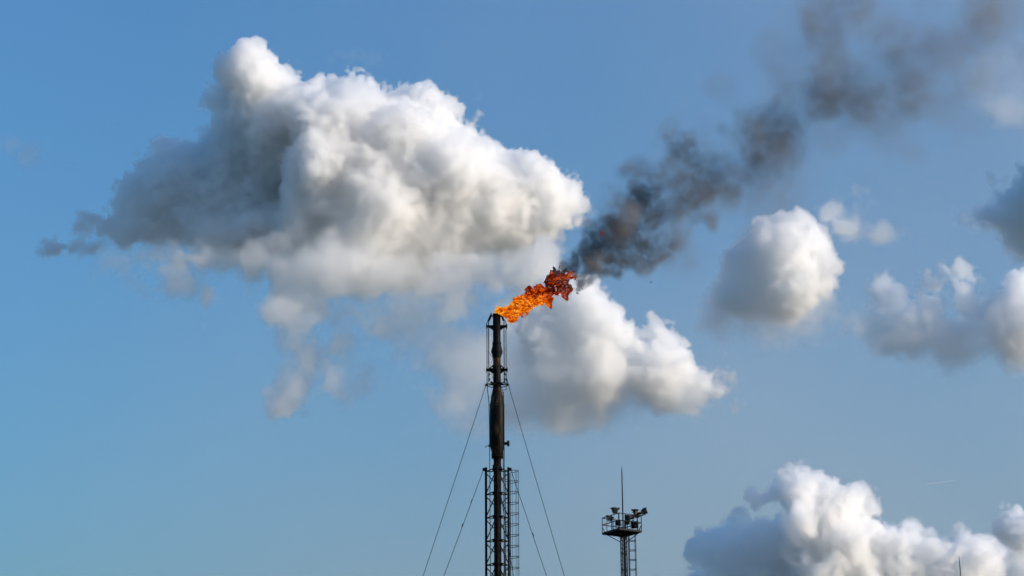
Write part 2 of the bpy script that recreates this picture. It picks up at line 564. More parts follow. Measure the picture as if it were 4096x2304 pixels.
# ------------------------------------------------------------------ floodlight mast
YM = 138.0
MAX_ = at_y(2494, 2135, YM)
KM = project(MAX_)[2] / FOC          # metres per px there (~1/60)
MX = MAX_.x
ZF = None
NC = at_y(2476, 2111, YM - 1.15)     # near corner of the platform's top
ZF = NC.z
e1 = Vector((-1.02, 1.62, 0)).normalized(); e2 = Vector((1.62, 1.02, 0)).normalized()
SL1, SL2 = 1.92, 1.80
CC = NC + e1 * SL1 / 2 + e2 * SL2 / 2
mast = tag(empty('floodlight_mast', (CC.x, CC.y, 0)), 'lattice floodlight mast with railed platform, caged ladder and tall thin lightning rod', 'light mast')


def pm(u, v, z=0.0):                 # platform point: u along e1, v along e2, z above the floor
    return NC + e1 * (u * SL1) + e2 * (v * SL2) + Vector((0, 0, z))


ROTM = Matrix((e2, e1, Vector((0, 0, 1)))).transposed()
plat = MB()
plat.box(pm(.5, .5, -.035), (SL2, SL1, .05), ROTM)
plat = plat.build('platform', M_DARK, mast)
mb = MB()
for a, b in (((0, 0), (1, 0)), ((0, 0), (0, 1)), ((1, 0), (1, 1)), ((0, 1), (1, 1))):
    mb.bar(pm(*a, -.06), pm(*b, -.06), .06, .13)
for v in (.25, .5, .75):
    mb.bar(pm(0.02, v, -.10), pm(.98, v, -.10), .05, .08)
mb.build('edge_beam', M_GREY, plat)
# railings
rail = MB()
C4 = [(0, 0), (1, 0), (1, 1), (0, 1)]
for i in range(4):
    a, b = C4[i], C4[(i + 1) % 4]
    for h in (.98, .52):
        rail.bar(pm(*a, h), pm(*b, h), .045)
rail.build('handrail', M_DARK, mast)
for (u, v, w) in ((0, 0, .075), (1, 0, .045), (1, 1, .045), (0, 1, .05), (.42, 0, .07), (.72, 0, .035), (0, .30, .05), (0, .50, .035), (0, .82, .07), (1, .5, .04), (.5, 1, .04)):
    MB().bar(pm(u, v, -.05), pm(u, v, 1.0), w).build('railing_post', M_DARK, mast)
mb = MB()
for (u, v, u2, v2) in ((1, 0, .86, 0), (0, 1, .14, 1), (0, 1, 0, .88), (1, .5, .8, .5), (0, 0, .12, .12)):
    mb.bar(pm(u, v, .38), pm(u2, v2, 0), .03)
mb.build('railing_strut', M_DARK, mast)
# lightning rod
rb = at_y(2492.5, 2112, YM - .25)
rt = Vector((rb.x, rb.y, rb.z))
lo, hi = rb.z, rb.z + 10
for _ in range(40):
    m_ = (lo + hi) / 2
    if project((rb.x, rb.y, m_))[1] > 1865: lo = m_
    else: hi = m_
MB().tube([Vector((rb.x, rb.y, ZF)), Vector((rb.x, rb.y, ZF + 2.0)), Vector((rb.x, rb.y, lo - .4)), Vector((rb.x, rb.y, lo))], [.045, .042, .034, .01], 8).build('lightning_rod', M_DARK, mast)
# lattice shaft
W0 = .26
AXM = at_y(2494.5, 2160, YM)
ex2 = Vector((math.cos(R(18)), math.sin(R(18)), 0)); ey2 = Vector((-ex2.y, ex2.x, 0))


def sh(a, b, z):
    w = W0 * (1 + (ZF - z) * .006) * .5 * 1.22
    return Vector((AXM.x, YM, z)) + ex2 * a * w + ey2 * b * w


SC = [(-1, -1), (1, -1), (1, 1), (-1, 1)]
for a, b in SC:
    MB().bar(sh(a, b, 0), sh(a, b, ZF - .1), .055).build('leg', M_DARK, mast)
mb = MB()
z = ZF - .15
st = .27
while z > .4:
    for i in range(4):
        a, b = SC[i], SC[(i + 1) % 4]
        mb.bar(sh(*a, z), sh(*b, z - st / 2), .028); mb.bar(sh(*b, z - st / 2), sh(*a, z - st), .028)
    if int(z / st) % 4 == 0:
        for i in range(4):
            mb.bar(sh(*SC[i], z), sh(*SC[(i + 1) % 4], z), .03)
    z -= st
mb.build('lattice_bracing', M_DARK, mast)
MB().tube([Vector((AXM.x + .02, YM, ZF - .1)), Vector((AXM.x + .03, YM, 0))], .05, 10).build('cable_conduit', M_RUST, mast)
# platform braces
for (u, v, dz) in ((.86, .0, 0), (.0, .94, 0), (1, 1, 0), (.05, .02, 0)):
    p = pm(u, v, -.1)
    q = Vector((AXM.x, YM, ZF - .72)); dd = (p - q); dd.z = 0
    MB().bar(p, q + dd.normalized() * .2, .045).build('brace', M_DARK, mast)
MB().tube([at_y(2467, 2140, YM - .3), at_y(2470, 2145, YM - .3), at_y(2475, 2148, YM - .25), at_y(2482, 2150, YM - .1)], .012, 6).build('power_cable', M_DARK, mast)

# the mast's caged ladder
mlad = empty('ladder', (0, 0, 0)); mlad.parent = mast; mlad.matrix_parent_inverse = Matrix.Translation(-mast.location)


def msub(mbx, name, mat):
    o = mbx.build(name, mat); o.parent = mlad
    return o


la = Vector((at_y(2514.0, 2200, YM + .05).x, YM - .02, 0)); lb = Vector((at_y(2518.0, 2200, YM + .35).x, YM + .38, 0))
zlt = ZF - .02
msub(MB().bar(la, la + Vector((0, 0, zlt)), .05), 'rail', M_DARK)
msub(MB().bar(lb, lb + Vector((0, 0, zlt)), .045), 'rail', M_DARK)
z = zlt - .2
while z > 18.5:
    msub(MB().tube([la + Vector((0, 0, z)), lb + Vector((0, 0, z))], .012, 6), 'rung', M_RUST); z -= .31
mb = MB()
while z > .2:
    mb.tube([la + Vector((0, 0, z)), lb + Vector((0, 0, z))], .012, 6); z -= .31
msub(mb, 'rung', M_RUST)['kind'] = 'stuff'
lmid = (la + lb) / 2; ldu = (lb - la).normalized(); ldn = Vector((ldu.y, -ldu.x, 0)); lhw = (lb - la).length / 2


def mhoop(z, n=16):
    return [lmid + ldu * (-math.cos(math.pi * i / n) * lhw * 1.15) + ldn * ((math.sin(math.pi * i / n)) ** .75 * .47) + Vector((0, 0, z)) for i in range(n + 1)]


z = ZF - .62
while z > 18.5:
    msub(MB().tube(mhoop(z), .023, 6), 'cage_hoop', M_DARK); z -= .635
mb = MB()
while z > 2:
    mb.tube(mhoop(z), .023, 6); z -= .635
msub(mb, 'cage_hoop', M_DARK)['kind'] = 'stuff'
for i in (5, 8, 11):
    p = mhoop(0)[i]
    msub(MB().bar(p + Vector((0, 0, 2)), p + Vector((0, 0, ZF - .05)), .024), 'cage_bar', M_DARK)


# floodlights: housing with visor, glass and yoke
def flood(c, yaw, pitch, sc=1.0, label=None, casing=False, yoke=True, foot=None):
    rot = Matrix.Rotation(R(yaw), 3, 'Z') @ Matrix.Rotation(R(pitch), 3, 'Y')     # +X is where it shines
    c = Vector(c)
    h = MB()
    h.frustum(c, rot, (.22 * sc, .17 * sc), (.42 * sc, .36 * sc), .26 * sc)         # reflector bowl
    h.frustum(c + rot @ Vector((.26 * sc, 0, 0)), rot, (.46 * sc, .40 * sc), (.46 * sc, .40 * sc), .05 * sc)   # front frame
    h.box(c + rot @ Vector((-.09 * sc, 0, 0)), (.18 * sc, .18 * sc, .15 * sc), rot)                         # gear box
    for k in range(4):
        h.box(c + rot @ Vector((.09 * sc, 0, .0 * sc)), (.008, (.28 + .02 * k) * sc, (.25 + .03 * k) * sc), rot)
    h.prism([c + rot @ Vector((.31 * sc, -.23 * sc, .2 * sc)), c + rot @ Vector((.31 * sc, .23 * sc, .2 * sc)), c + rot @ Vector((.44 * sc, .25 * sc, .235 * sc)), c + rot @ Vector((.44 * sc, -.25 * sc, .235 * sc))], .012)
    fl = h.build('floodlight', M_LAMP, mast)
    if label: fl['label'] = label
    MB().box(c + rot @ Vector((.314 * sc, 0, 0)), (.012, .40 * sc, .34 * sc), rot).build('lamp_glass', M_GLASS, fl)
    if casing:
        MB().lathe(c + rot @ Vector((-.12 * sc, .0, -.05 * sc)), [(.03, -.12 * sc), (.085 * sc, -.11 * sc), (.09 * sc, .08 * sc), (.05 * sc, .12 * sc)], 12).build('ballast_casing', M_BEIGE, fl)
    if yoke:
        y = MB()
        f = Vector(foot) if foot is not None else c - Vector((0, 0, .34 * sc))
        m2 = c + rot @ Vector((.12 * sc, 0, 0))
        sd = rot @ Vector((0, 1, 0))
        f2 = Vector((m2.x, m2.y, f.z + .03))
        for s in (-1, 1):
            y.bar(m2 + sd * s * .25 * sc, f2 + sd * s * .25 * sc, .03)
        y.bar(f2 - sd * .265 * sc, f2 + sd * .265 * sc, .035)
        y.tube([f2, f], .03, 8)
        y.build('yoke', M_DARK, fl)
    return fl


flood(at_y(2468, 2037, YM - .6), 205, 22, .92, 'floodlight standing alone above the near corner, aimed left', foot=at_y(2468, 2052, YM - .7))
flood(at_y(2534, 2042, YM - .2), -28, 28, .78, 'floodlight on the right railing, glass turned to the camera', foot=at_y(2535, 2056, YM - .2))
flood(at_y(2568, 2050, YM + .0), 35, -24, .92, 'floodlight jutting out from the right corner, tilted up', foot=at_y(2562, 2062, YM - .0))
flood(at_y(2553, 2055, YM + .1), 140, 12, .8, 'floodlight with pale casing at the right corner', casing=True, foot=at_y(2553, 2070, YM + .1))
flood(at_y(2446, 2072, YM + .55), 195, 8, .8, 'floodlight hung inside the left railing', foot=at_y(2446, 2085, YM + .55))
flood(at_y(2475, 2090, YM + .2), 100, 5, .8, 'floodlight low on the platform behind the near post', foot=at_y(2475, 2110, YM + .2))
flood(at_y(2524, 2066, YM + .7), 60, 5, .62, 'floodlight with pale casing behind the switch cabinet', casing=True, foot=at_y(2524, 2085, YM + .7))
# tilted back of a lamp in the right half of the platform
flood(at_y(2535, 2103, YM + .25), 75, -18, 1.05, 'floodlight seen from behind low in the right half', yoke=False)
# switch cabinet
cab = MB().box(at_y(2509, 2079, YM - .1), (.27, .20, .62), Matrix.Rotation(R(-12), 3, 'Z')).build('switch_cabinet', M_GREY, mast, bevel=.012)
cdir = Matrix.Rotation(R(-12), 3, 'Z')
MB().box(at_y(2509, 2079, YM - .1) + cdir @ Vector((0, -.108, 0)), (.23, .016, .56), cdir).build('cabinet_door', M_GREY, cab, bevel=.004)
MB().bar(Vector((at_y(2509, 2079, YM - .1).x, YM - .1, ZF - .02)), at_y(2509, 2092, YM - .1), .06).bar(at_y(2500, 2060, YM), Vector((at_y(2500, 2060, YM).x, YM, ZF - .02)), .10, .06).build('cabinet_post', M_GREY, cab)

# ------------------------------------------------------------------ lone lightning mast at the lower right
pA = at_y(3836.5, 2224, 165.0)
lm = tag(empty('lightning_mast', (pA.x, 165.0, 0)), 'thin black spike poking up in front of the big low cloud at lower right', 'lightning mast')
MB().tube([Vector((pA.x, 165, 0)), Vector((pA.x, 165, 12)), Vector((pA.x, 165, pA.z - 3.2))], [.16, .12, .06], 10).build('pole', M_DARK, lm)
MB().tube([Vector((pA.x, 165, pA.z - 3.2)), Vector((pA.x, 165, pA.z - .8)), Vector((pA.x, 165, pA.z))], [.042, .036, .012], 8).build('spike', M_DARK, lm)

# ------------------------------------------------------------------ a distant bird
bp_ = at_y(2604, 1129, 330.0)
bb = MB()
bb.lathe(bp_ - Vector((.16, 0, 0)), [(.005, 0), (.03, .05), (.05, .13), (.045, .2), (.03, .25), (.035, .29), (.01, .34)], 10, Vector((1, 0, 0)))
for s in (-1, 1):
    bb.prism([bp_ + Vector((-.05, s * .03, .03)), bp_ + Vector((.07, s * .03, .03)), bp_ + Vector((.05, s * .22, .07)), bp_ + Vector((-.04, s * .40, .04)), bp_ + Vector((-.08, s * .20, .06))], .014)
bb.prism([bp_ + Vector((-.14, -.02, .01)), bp_ + Vector((-.14, .02, .01)), bp_ + Vector((-.24, .05, .02)), bp_ + Vector((-.24, -.05, .02))], .01)
tag(bb.build('bird', M_SOOT, None, bp_), 'tiny dark bird gliding under the smoke trail', 'bird')


# ================================================================== gas: numpy density fields baked into volume grids
def bspline_up(c, n, lam, off, axis):
    x = np.arange(n, dtype=np.float32) / lam + off
    i = np.floor(x).astype(np.int64); t = (x - i).astype(np.float32)
    w = [(1 - t) ** 3 / 6, (3 * t ** 3 - 6 * t ** 2 + 4) / 6, (-3 * t ** 3 + 3 * t ** 2 + 3 * t + 1) / 6, t ** 3 / 6]
    sh_ = [1, 1, 1]; sh_[axis] = n
    out = None
    for k in range(4):
        a = np.take(c, i + k, axis=axis) * w[k].reshape(sh_)
        out = a if out is None else out + a
    return out


def noise(shape, lam, rng):
    """Smooth value noise, unit deviation; lam = wavelength in voxels per axis."""
    lam = lam if isinstance(lam, (tuple, list)) else (lam,) * 3
    dims = [int(math.ceil(n / l)) + 5 for n, l in zip(shape, lam)]
    c = rng.standard_normal(dims).astype(np.float32)
    off = rng.random(3)
    for ax in sorted(range(3), key=lambda a: shape[a] / dims[a]):
        c = bspline_up(c, shape[ax], lam[ax], off[ax], ax)
    c -= c.mean()
    c /= (c.std() + 1e-6)
    return c


class Field:
    """A box of voxels facing the camera at depth D; axes: u (right, turned by ang in the picture plane), w (away), v (up)."""

    def __init__(self, box, dep, vox, D, ang=0.0, seed=1, voxw=None):
        x0, y0, x1, y1 = box
        self.cx, self.cy, self.D = (x0 + x1) / 2, (y0 + y1) / 2, D
        self.ca, self.sa = math.cos(R(ang)), math.sin(R(ang))
        hw_, hh = (x1 - x0) / 2, (y1 - y0) / 2
        self.vox = vox
        vw = voxw or vox
        nu, nv, nw = int(2 * hw_ / vox) + 1, int(2 * hh / vox) + 1, int((dep[1] - dep[0]) / vw) + 1
        self.u = np.linspace(-hw_, hw_, nu, dtype=np.float32)
        self.v = np.linspace(-hh, hh, nv, dtype=np.float32)
        self.w = np.linspace(dep[0], dep[1], nw, dtype=np.float32)
        self.lamscale = (1 / (self.u[1] - self.u[0]), 1 / (self.w[1] - self.w[0]), 1 / (self.v[1] - self.v[0]))
        self.shape = (nu, nw, nv)
        self.rng = np.random.default_rng(seed)
        self.F = np.full(self.shape, -200.0, np.float32)
        self.soft = np.full(self.shape, 30.0, np.float32)
        self.rho = np.full(self.shape, 1.0, np.float32)
        self.rough = np.full(self.shape, 1.0, np.float32)
        self.wu = self.ww = self.wv = None

    def uv(self, px, py):
        x, y = px - self.cx, -(py - self.cy)
        return x * self.ca + y * self.sa, -x * self.sa + y * self.ca

    def noise(self, lam):
        return noise(self.shape, [lam * s for s in self.lamscale], self.rng)

    def warp(self, lam, amp):
        a = [self.noise(lam) * amp for _ in range(3)]
        if self.wu is None:
            self.wu, self.ww, self.wv = a
            self.wmax = amp * 3
        else:
            self.wu += a[0]; self.ww += a[1]; self.wv += a[2]
            self.wmax += amp * 3

    def blob(self, px, py, w, ru, rv, rw, soft=25.0, rho=1.0, rough=1.0, k=40.0):
        cu, cv = self.uv(px, py)
        m = k * 2 + self.wmax + 60
        rr = min(ru, rv, rw)

        def rng_(a, c, r):
            i0, i1 = np.searchsorted(a, [c - r * (1 + m / rr) if False else c - r - m, c + r + m])
            return slice(int(i0), int(i1))
        su, sw, sv = rng_(self.u, cu, ru), rng_(self.w, w, rw), rng_(self.v, cv, rv)
        if su.start >= su.stop or sw.start >= sw.stop or sv.start >= sv.stop: return
        s = (su, sw, sv)
        X = (self.u[su][:, None, None] + self.wu[s] - cu) / ru
        Y = (self.w[sw][None, :, None] + self.ww[s] - w) / rw
        Z = (self.v[sv][None, None, :] + self.wv[s] - cv) / rv
        d = (1.0 - np.sqrt(X * X + Y * Y + Z * Z)) * rr
        F = self.F[s]
        h = np.clip(0.5 + 0.5 * (d - F) / k, 0, 1)
        self.F[s] = F + (d - F) * h + k * h * (1 - h)
        for arr, val in ((self.soft, soft), (self.rho, rho), (self.rough, rough)):
            arr[s] += (val - arr[s]) * h

    def octaves(self, rows):
        """rows of (wavelength px, amplitude px, billow share): billow gives rounded bumps with creases, the rest plain noise."""
        out = np.zeros(self.shape, np.float32)
        for l, a, b in rows:
            n = self.noise(l)
            out += a * (b * 1.6 * (np.abs(n) - 0.75) + (1 - b) * n)
        return out

    def emit(self, name, mat, dens, thr=0.004):
        """Bakes the density array into a voxel grid: the object's points carry the values, a Volume Cube node reads them."""
        dens = np.where(dens < thr, 0, dens).astype(np.float32)
        for ax in range(3):      # nothing may be cut by the box
            sl = [slice(None)] * 3
            for e in (0, -1):
                sl[ax] = e; dens[tuple(sl)] = 0
        s = self.D / FOC
        o = bpy.data.objects.new(name, None)
        me = bpy.data.meshes.new(name)
        nu, nw, nv = self.shape
        me.vertices.add(dens.size)
        co = np.zeros((nu, nw, nv, 3), np.float32)
        on = dens > 0
        co[..., 0] = np.where(on, self.u[:, None, None] * s, 0)
        co[..., 1] = np.where(on, self.w[None, :, None] * s, 0)
        co[..., 2] = np.where(on, self.v[None, None, :] * s, 0)
        me.vertices.foreach_set('co', co.ravel())
        del co
        at = me.attributes.new('rho', 'FLOAT', 'POINT')
        at.data.foreach_set('value', dens.ravel())
        bpy.data.objects.remove(o)
        pts = bpy.data.objects.new(name + '_samples', me)      # carries the numbers only; never linked into the scene
        vd = bpy.data.volumes.new(name)
        vd.materials.append(mat)
        o = bpy.data.objects.new(name, vd)
        COL.objects.link(o)
        ng = bpy.data.node_groups.new(name + '_grid', 'GeometryNodeTree')
        ng.interface.new_socket('Geometry', in_out='INPUT', socket_type='NodeSocketGeometry')
        ng.interface.new_socket('Geometry', in_out='OUTPUT', socket_type='NodeSocketGeometry')
        N, L = ng.nodes, ng.links.new
        gi, go = N.new('GeometryNodeObjectInfo'), N.new('NodeGroupOutput')
        gi.inputs['Object'].default_value = pts; gi.transform_space = 'ORIGINAL'
        vc = N.new('GeometryNodeVolumeCube')
        si = N.new('GeometryNodeSampleIndex'); si.data_type = 'FLOAT'; si.domain = 'POINT'
        na = N.new('GeometryNodeInputNamedAttribute'); na.data_type = 'FLOAT'; na.inputs[0].default_value = 'rho'
        ps = N.new('GeometryNodeInputPosition')
        mn = (float(self.u[0] * s), float(self.w[0] * s), float(self.v[0] * s)); mx = (float(self.u[-1] * s), float(self.w[-1] * s), float(self.v[-1] * s))
        vc.inputs['Min'].default_value = mn; vc.inputs['Max'].default_value = mx
        for a, n_ in zip('XYZ', self.shape): vc.inputs['Resolution ' + a].default_value = n_
        st_ = tuple((b - a) / (n_ - 1) for a, b, n_ in zip(mn, mx, self.shape))

        def V(op, a, b):
            m = N.new('ShaderNodeVectorMath'); m.operation = op
            L(a, m.inputs[0]) if not isinstance(a, tuple) else None
            if op != 'FLOOR': m.inputs[1].default_value = b
            return m.outputs['Value'] if op == 'DOT_PRODUCT' else m.outputs['Vector']
        q = V('SUBTRACT', ps.outputs[0], mn); q = V('DIVIDE', q, st_); q = V('ADD', q, (.5, .5, .5)); q = V('FLOOR', q, None)
        q = V('DOT_PRODUCT', q, (float(nw * nv), float(nv), 1.0))
        L(gi.outputs['Geometry'], si.inputs['Geometry']); L(na.outputs['Attribute'], si.inputs['Value']); L(q, si.inputs['Index'])
        L(si.outputs[0], vc.inputs['Density'])
        sm = N.new('GeometryNodeSetMaterial'); sm.inputs['Material'].default_value = mat
        L(vc.outputs[0], sm.inputs[0])
        self.ng = (N, L, sm, go, vc)
        L(sm.outputs[0], go.inputs[0])
        md = o.modifiers.new('grid', 'NODES'); md.node_group = ng
        rt_ = Matrix((RIGHT * self.ca + UP * self.sa, FWD, UP * self.ca - RIGHT * self.sa)).transposed()
        o.matrix_world = Matrix.Translation(at_depth(self.cx, self.cy, self.D)) @ rt_.to_4x4()
        return o


def gas(name, col, sigma_px, D, g=0.0, absorb=(0, 0, 0), step=1.0):
    """Volume material: sigma_px = extinction per photo pixel of travel at depth D where the grid holds 1."""
    m = bpy.data.materials.new(name); m.use_nodes = True
    nt = m.node_tree; nt.nodes.clear()
    out = nt.nodes.new('ShaderNodeOutputMaterial')
    p = nt.nodes.new('ShaderNodeVolumePrincipled')
    p.inputs['Color'].default_value = (*col, 1)
    p.inputs['Density'].default_value = sigma_px * FOC / D
    p.inputs['Anisotropy'].default_value = g
    p.inputs['Absorption Color'].default_value = (*absorb, 1)
    nt.links.new(p.outputs[0], out.inputs['Volume'])
    try: m.volume_step_rate = step
    except Exception:
        try: m.cycles.volume_step_rate = step
        except Exception: pass
    return m


V = 4096.0 / 2576.0      # blob lists below are in 1/2576ths of the photo's width
CUMULUS = ((260, 28, .3), (130, 18, .3), (66, 14, .5), (36, 14, .6), (20, 13.5, .5), (12, 9, .35))
WISPY = ((200, 34, .1), (100, 30, .2), (50, 22, .2), (26, 15, .2), (13, 9, .1))


def cloud(name, label, box, dep, vox, D, blobs, seed, oct_=CUMULUS, warp=((240, 12), (90, 9), (34, 5)), sigma=.09, step=2.0, col=(1, 1, 1), voxw=None, bias=0.0, thin=False, group='cumulus clouds in the sky'):
    """blobs: (x, y, depth, rx, ry, rz, softness, rho, rough)"""
    f = Field([b * V for b in box], [d * V for d in dep], vox, D, 0, seed, voxw)
    f.wmax = 0
    for l, a in warp: f.warp(l, a)
    for x, y, w, rx, ry, rz, so, rh, ro in blobs:
        f.blob(x * V, y * V, w * V, rx * V, ry * V, rz * V, so * V, rh * (min(1, 48 / so) * (.8 if rh < .85 else 1) if not thin else 1), ro)
    n_o = f.rough * f.octaves([q for q in oct_ if q[0] > 50])
    n_f = f.rough * f.octaves([q for q in oct_ if q[0] <= 50])
    n_o += np.where(n_f > 0, 26 * np.tanh(n_f / 26), n_f)      # keeps crumbs from breaking loose outside the body
    F = f.F + n_o + bias + .3 * np.clip(f.soft - 30, 0, None)
    d = np.clip(F / f.soft, 0, 1)
    d = d * d * (3 - 2 * d) * f.rho
    for ax_, c_ in enumerate((f.u, f.w, f.v)):                # thins out before the edge of the voxel box
        e_ = np.clip(np.minimum(c_ - c_[0], c_[-1] - c_) / (45 if ax_ == 1 else 70), 0, 1)
        sh_ = [1, 1, 1]; sh_[ax_] = len(c_)
        d *= (e_ * e_ * (3 - 2 * e_)).reshape(sh_).astype(np.float32)
    o = f.emit('cloud', gas('cloud_vapour', col, sigma, D, g=.66, step=step), d)
    tag(o, label, 'cloud', group)
    return o


def B(x, y, r, w=0, ry=None, rz=None, so=7, rh=1.0, ro=1.0):
    return (x, y, w, r, ry or r, rz or (r if ry is None else (r + ry) / 2), so, rh, ro)


# ---- the big cloud
CL = [
    # towering top, crisp
    B(655, 195, 62, 20), B(625, 180, 38, 10), B(690, 225, 55, 20), B(575, 250, 58, 90, so=40), B(545, 230, 30, 120, so=45),
    B(775, 235, 48, 0), B(820, 215, 45, -10), B(870, 225, 55, -20), B(925, 230, 50, -10), B(965, 250, 40, 0),
    B(1040, 260, 60, -20), B(1080, 240, 45, -10), B(1110, 290, 55, -20), B(1150, 345, 50, -20),
    B(1212, 290, 18, 0, ry=46, rz=18, so=20), B(1190, 340, 34, 0), B(1225, 395, 52, -20), B(1290, 410, 42, -10), B(1340, 440, 48, -20),
    B(1385, 460, 45, -10), B(1455, 455, 26, 0, ry=40, so=20), B(1440, 490, 48, 0), B(1490, 540, 30, 10, so=30, rh=.8), B(1400, 540, 55, 10, so=25), B(1330, 475, 72, -10), B(1300, 520, 80, -10, so=20), B(1390, 505, 66, 0, so=18), B(1240, 570, 80, -20, so=40), B(1290, 480, 60, -10), B(1440, 520, 50, 0), B(1370, 520, 60, 0),
    # sunlit body
    B(900, 320, 120, -60, so=25), B(1020, 380, 140, -80, so=25), B(1130, 440, 130, -80, so=25), B(860, 430, 120, -110, so=25), B(960, 500, 130, -120, so=35), B(1230, 500, 110, -40, so=35), B(1100, 560, 120, -60, so=60),
    # shaded left body set back
    B(690, 330, 120, 60, so=35), B(620, 400, 120, 100, so=40), B(760, 400, 120, 60, so=40), B(540, 470, 100, 120, so=45), B(660, 500, 120, 60, ry=90, so=45),
    B(450, 450, 65, 170, so=22), B(375, 430, 44, 190, so=20), B(355, 475, 60, 180, so=22), B(420, 535, 120, 150, ry=85, so=34), B(290, 530, 66, 180, so=22, rh=.84), B(235, 545, 46, 180, so=22, rh=.8),
    B(205, 572, 62, 175, ry=44, so=24, rh=.84), B(130, 612, 80, 175, ry=30, so=16, rh=.9),
    B(300, 585, 130, 150, ry=56, rz=90, so=36, rh=.8), B(165, 607, 90, 160, ry=34, rz=50, so=30, rh=.5), B(520, 585, 160, 60, ry=66, rz=120, so=50, rh=.8), B(760, 570, 170, 0, ry=75, rz=130, so=55), B(930, 590, 150, -40, ry=65, rz=110, so=60),
    # thin bright lower fringe
    B(560, 660, 100, -230, ry=34, rz=60, so=60, rh=.6, ro=1.3), B(700, 670, 110, -250, ry=40, rz=70, so=60, rh=.6, ro=1.3), B(830, 665, 100, -240, ry=42, rz=70, so=70, rh=.6, ro=1.4), B(520, 715, 46, -230, ry=30, so=60, rh=.26, ro=1.7), B(440, 655, 100, -200, ry=24, rz=50, so=60, rh=.16, ro=1.3), B(640, 700, 60, -230, ry=24, so=50, rh=.22, ro=1.6),
    B(1090, 640, 150, -60, ry=75, rz=90, so=70, rh=.8, ro=1.2), B(1220, 650, 80, -30, ry=60, so=100, rh=.2, ro=1.5), B(960, 650, 130, -120, ry=60, rz=70, so=70, rh=.6, ro=1.3),
]
cloud('cloud', 'huge white cumulus with a grey shaded left flank filling the upper left of the picture', (40, 70, 1580, 800), (-360, 340), 5.2, 3600.0, CL, 11, voxw=8)

# ---- ragged wisps trailing below it
W = [
    B(770, 730, 70, 0, ry=80, so=70, rh=.36), B(840, 700, 80, 0, so=80, rh=.3), B(745, 810, 44, 0, ry=90, so=60, rh=.3), B(800, 800, 50, 0, so=70, rh=.22), B(720, 760, 30, 0, ry=60, so=50, rh=.25),
    B(765, 920, 30, 0, ry=55, so=45, rh=.36), B(755, 965, 22, 0, ry=45, so=45, rh=.3), B(830, 890, 32, 0, ry=40, so=50, rh=.32), B(870, 860, 30, 0, ry=30, so=50, rh=.22),
    B(900, 800, 110, 30, ry=80, so=110, rh=.17), B(980, 720, 100, 20, ry=70, so=90, rh=.26), B(1000, 850, 90, 20, ry=50, so=110, rh=.15), B(1050, 790, 90, 20, so=110, rh=.18), B(920, 910, 70, 20, ry=30, so=80, rh=.10),
    B(1130, 700, 85, -20, ry=65, so=80, rh=.42), B(1190, 735, 50, -20, so=50, rh=.45), B(1100, 750, 70, -10, so=70, rh=.32), B(1160, 790, 60, 0, so=70, rh=.26), B(1240, 800, 80, 0, so=90, rh=.22), B(1290, 725, 66, 10, ry=32, so=55, rh=.38), B(1345, 700, 45, 10, ry=24, so=45, rh=.45), B(1230, 700, 60, 10, ry=40, so=80, rh=.2),
    B(1095, 920, 44, 0, ry=36, so=55, rh=.3), B(1060, 960, 36, 0, ry=30, so=50, rh=.3), B(1110, 1030, 22, 0, so=50, rh=.2), B(1190, 900, 110, 30, so=130, rh=.16), B(1180, 1010, 90, 30, so=120, rh=.14), B(1030, 850, 26, 0, so=40, rh=.26), B(1100, 850, 80, 20, ry=50, so=100, rh=.12), B(1270, 1000, 80, 20, so=120, rh=.16),
    B(490, 740, 20, 0, ry=28, so=50, rh=.2), 
]
W = [b[:6] + (b[6] * .85, b[7] * 1.0, 1.6) for b in W]
cloud('cloud', 'torn pale wisps of cloud hanging between the huge cumulus and the flare stack', (400, 540, 1440, 1120), (-170, 170), 7.0, 3400.0, W, 26, oct_=((110, 20, .1), (58, 24, .2), (30, 21, .3), (16, 13, .3)), warp=((200, 30), (80, 18), (32, 9)), sigma=.062, thin=True, voxw=10)

# ---- the cloud right behind the flare stack
M = [
    B(1380, 790, 80, 0), B(1440, 780, 60, 0), B(1350, 850, 90, -20, so=40), B(1460, 850, 100, -20, so=25), B(1530, 860, 70, -10), B(1590, 870, 60, -10), B(1650, 850, 42, 0), B(1690, 870, 50, 0), B(1725, 925, 46, 0), B(1690, 950, 70, 0), B(1775, 965, 42, 0), B(1815, 992, 34, 0, so=20),
    B(1400, 930, 110, -20, so=70, rh=.84), B(1500, 930, 100, -30, so=50), B(1440, 1010, 110, -10, ry=66, so=95, rh=.6), B(1520, 1005, 70, 0, so=80, rh=.6), B(1330, 970, 80, 0, so=110, rh=.5), B(1640, 930, 80, -10, so=35), B(1730, 985, 80, 10, ry=48, so=70, rh=.7), B(1840, 1005, 30, 0, ry=14, so=40, rh=.5),
    B(1310, 900, 90, 40, so=90, rh=.35), B(1300, 1000, 80, 40, so=90, rh=.3), B(1590, 1000, 60, 20, ry=50, so=70, rh=.35), B(1330, 780, 60, 30, ry=40, so=70, rh=.3),
]
cloud('cloud', 'white cloud behind the flame, spreading right from the flare stack tip', (1160, 600, 1940, 1150), (-190, 190), 6.0, 3200.0, M, 31, voxw=8, sigma=.07)

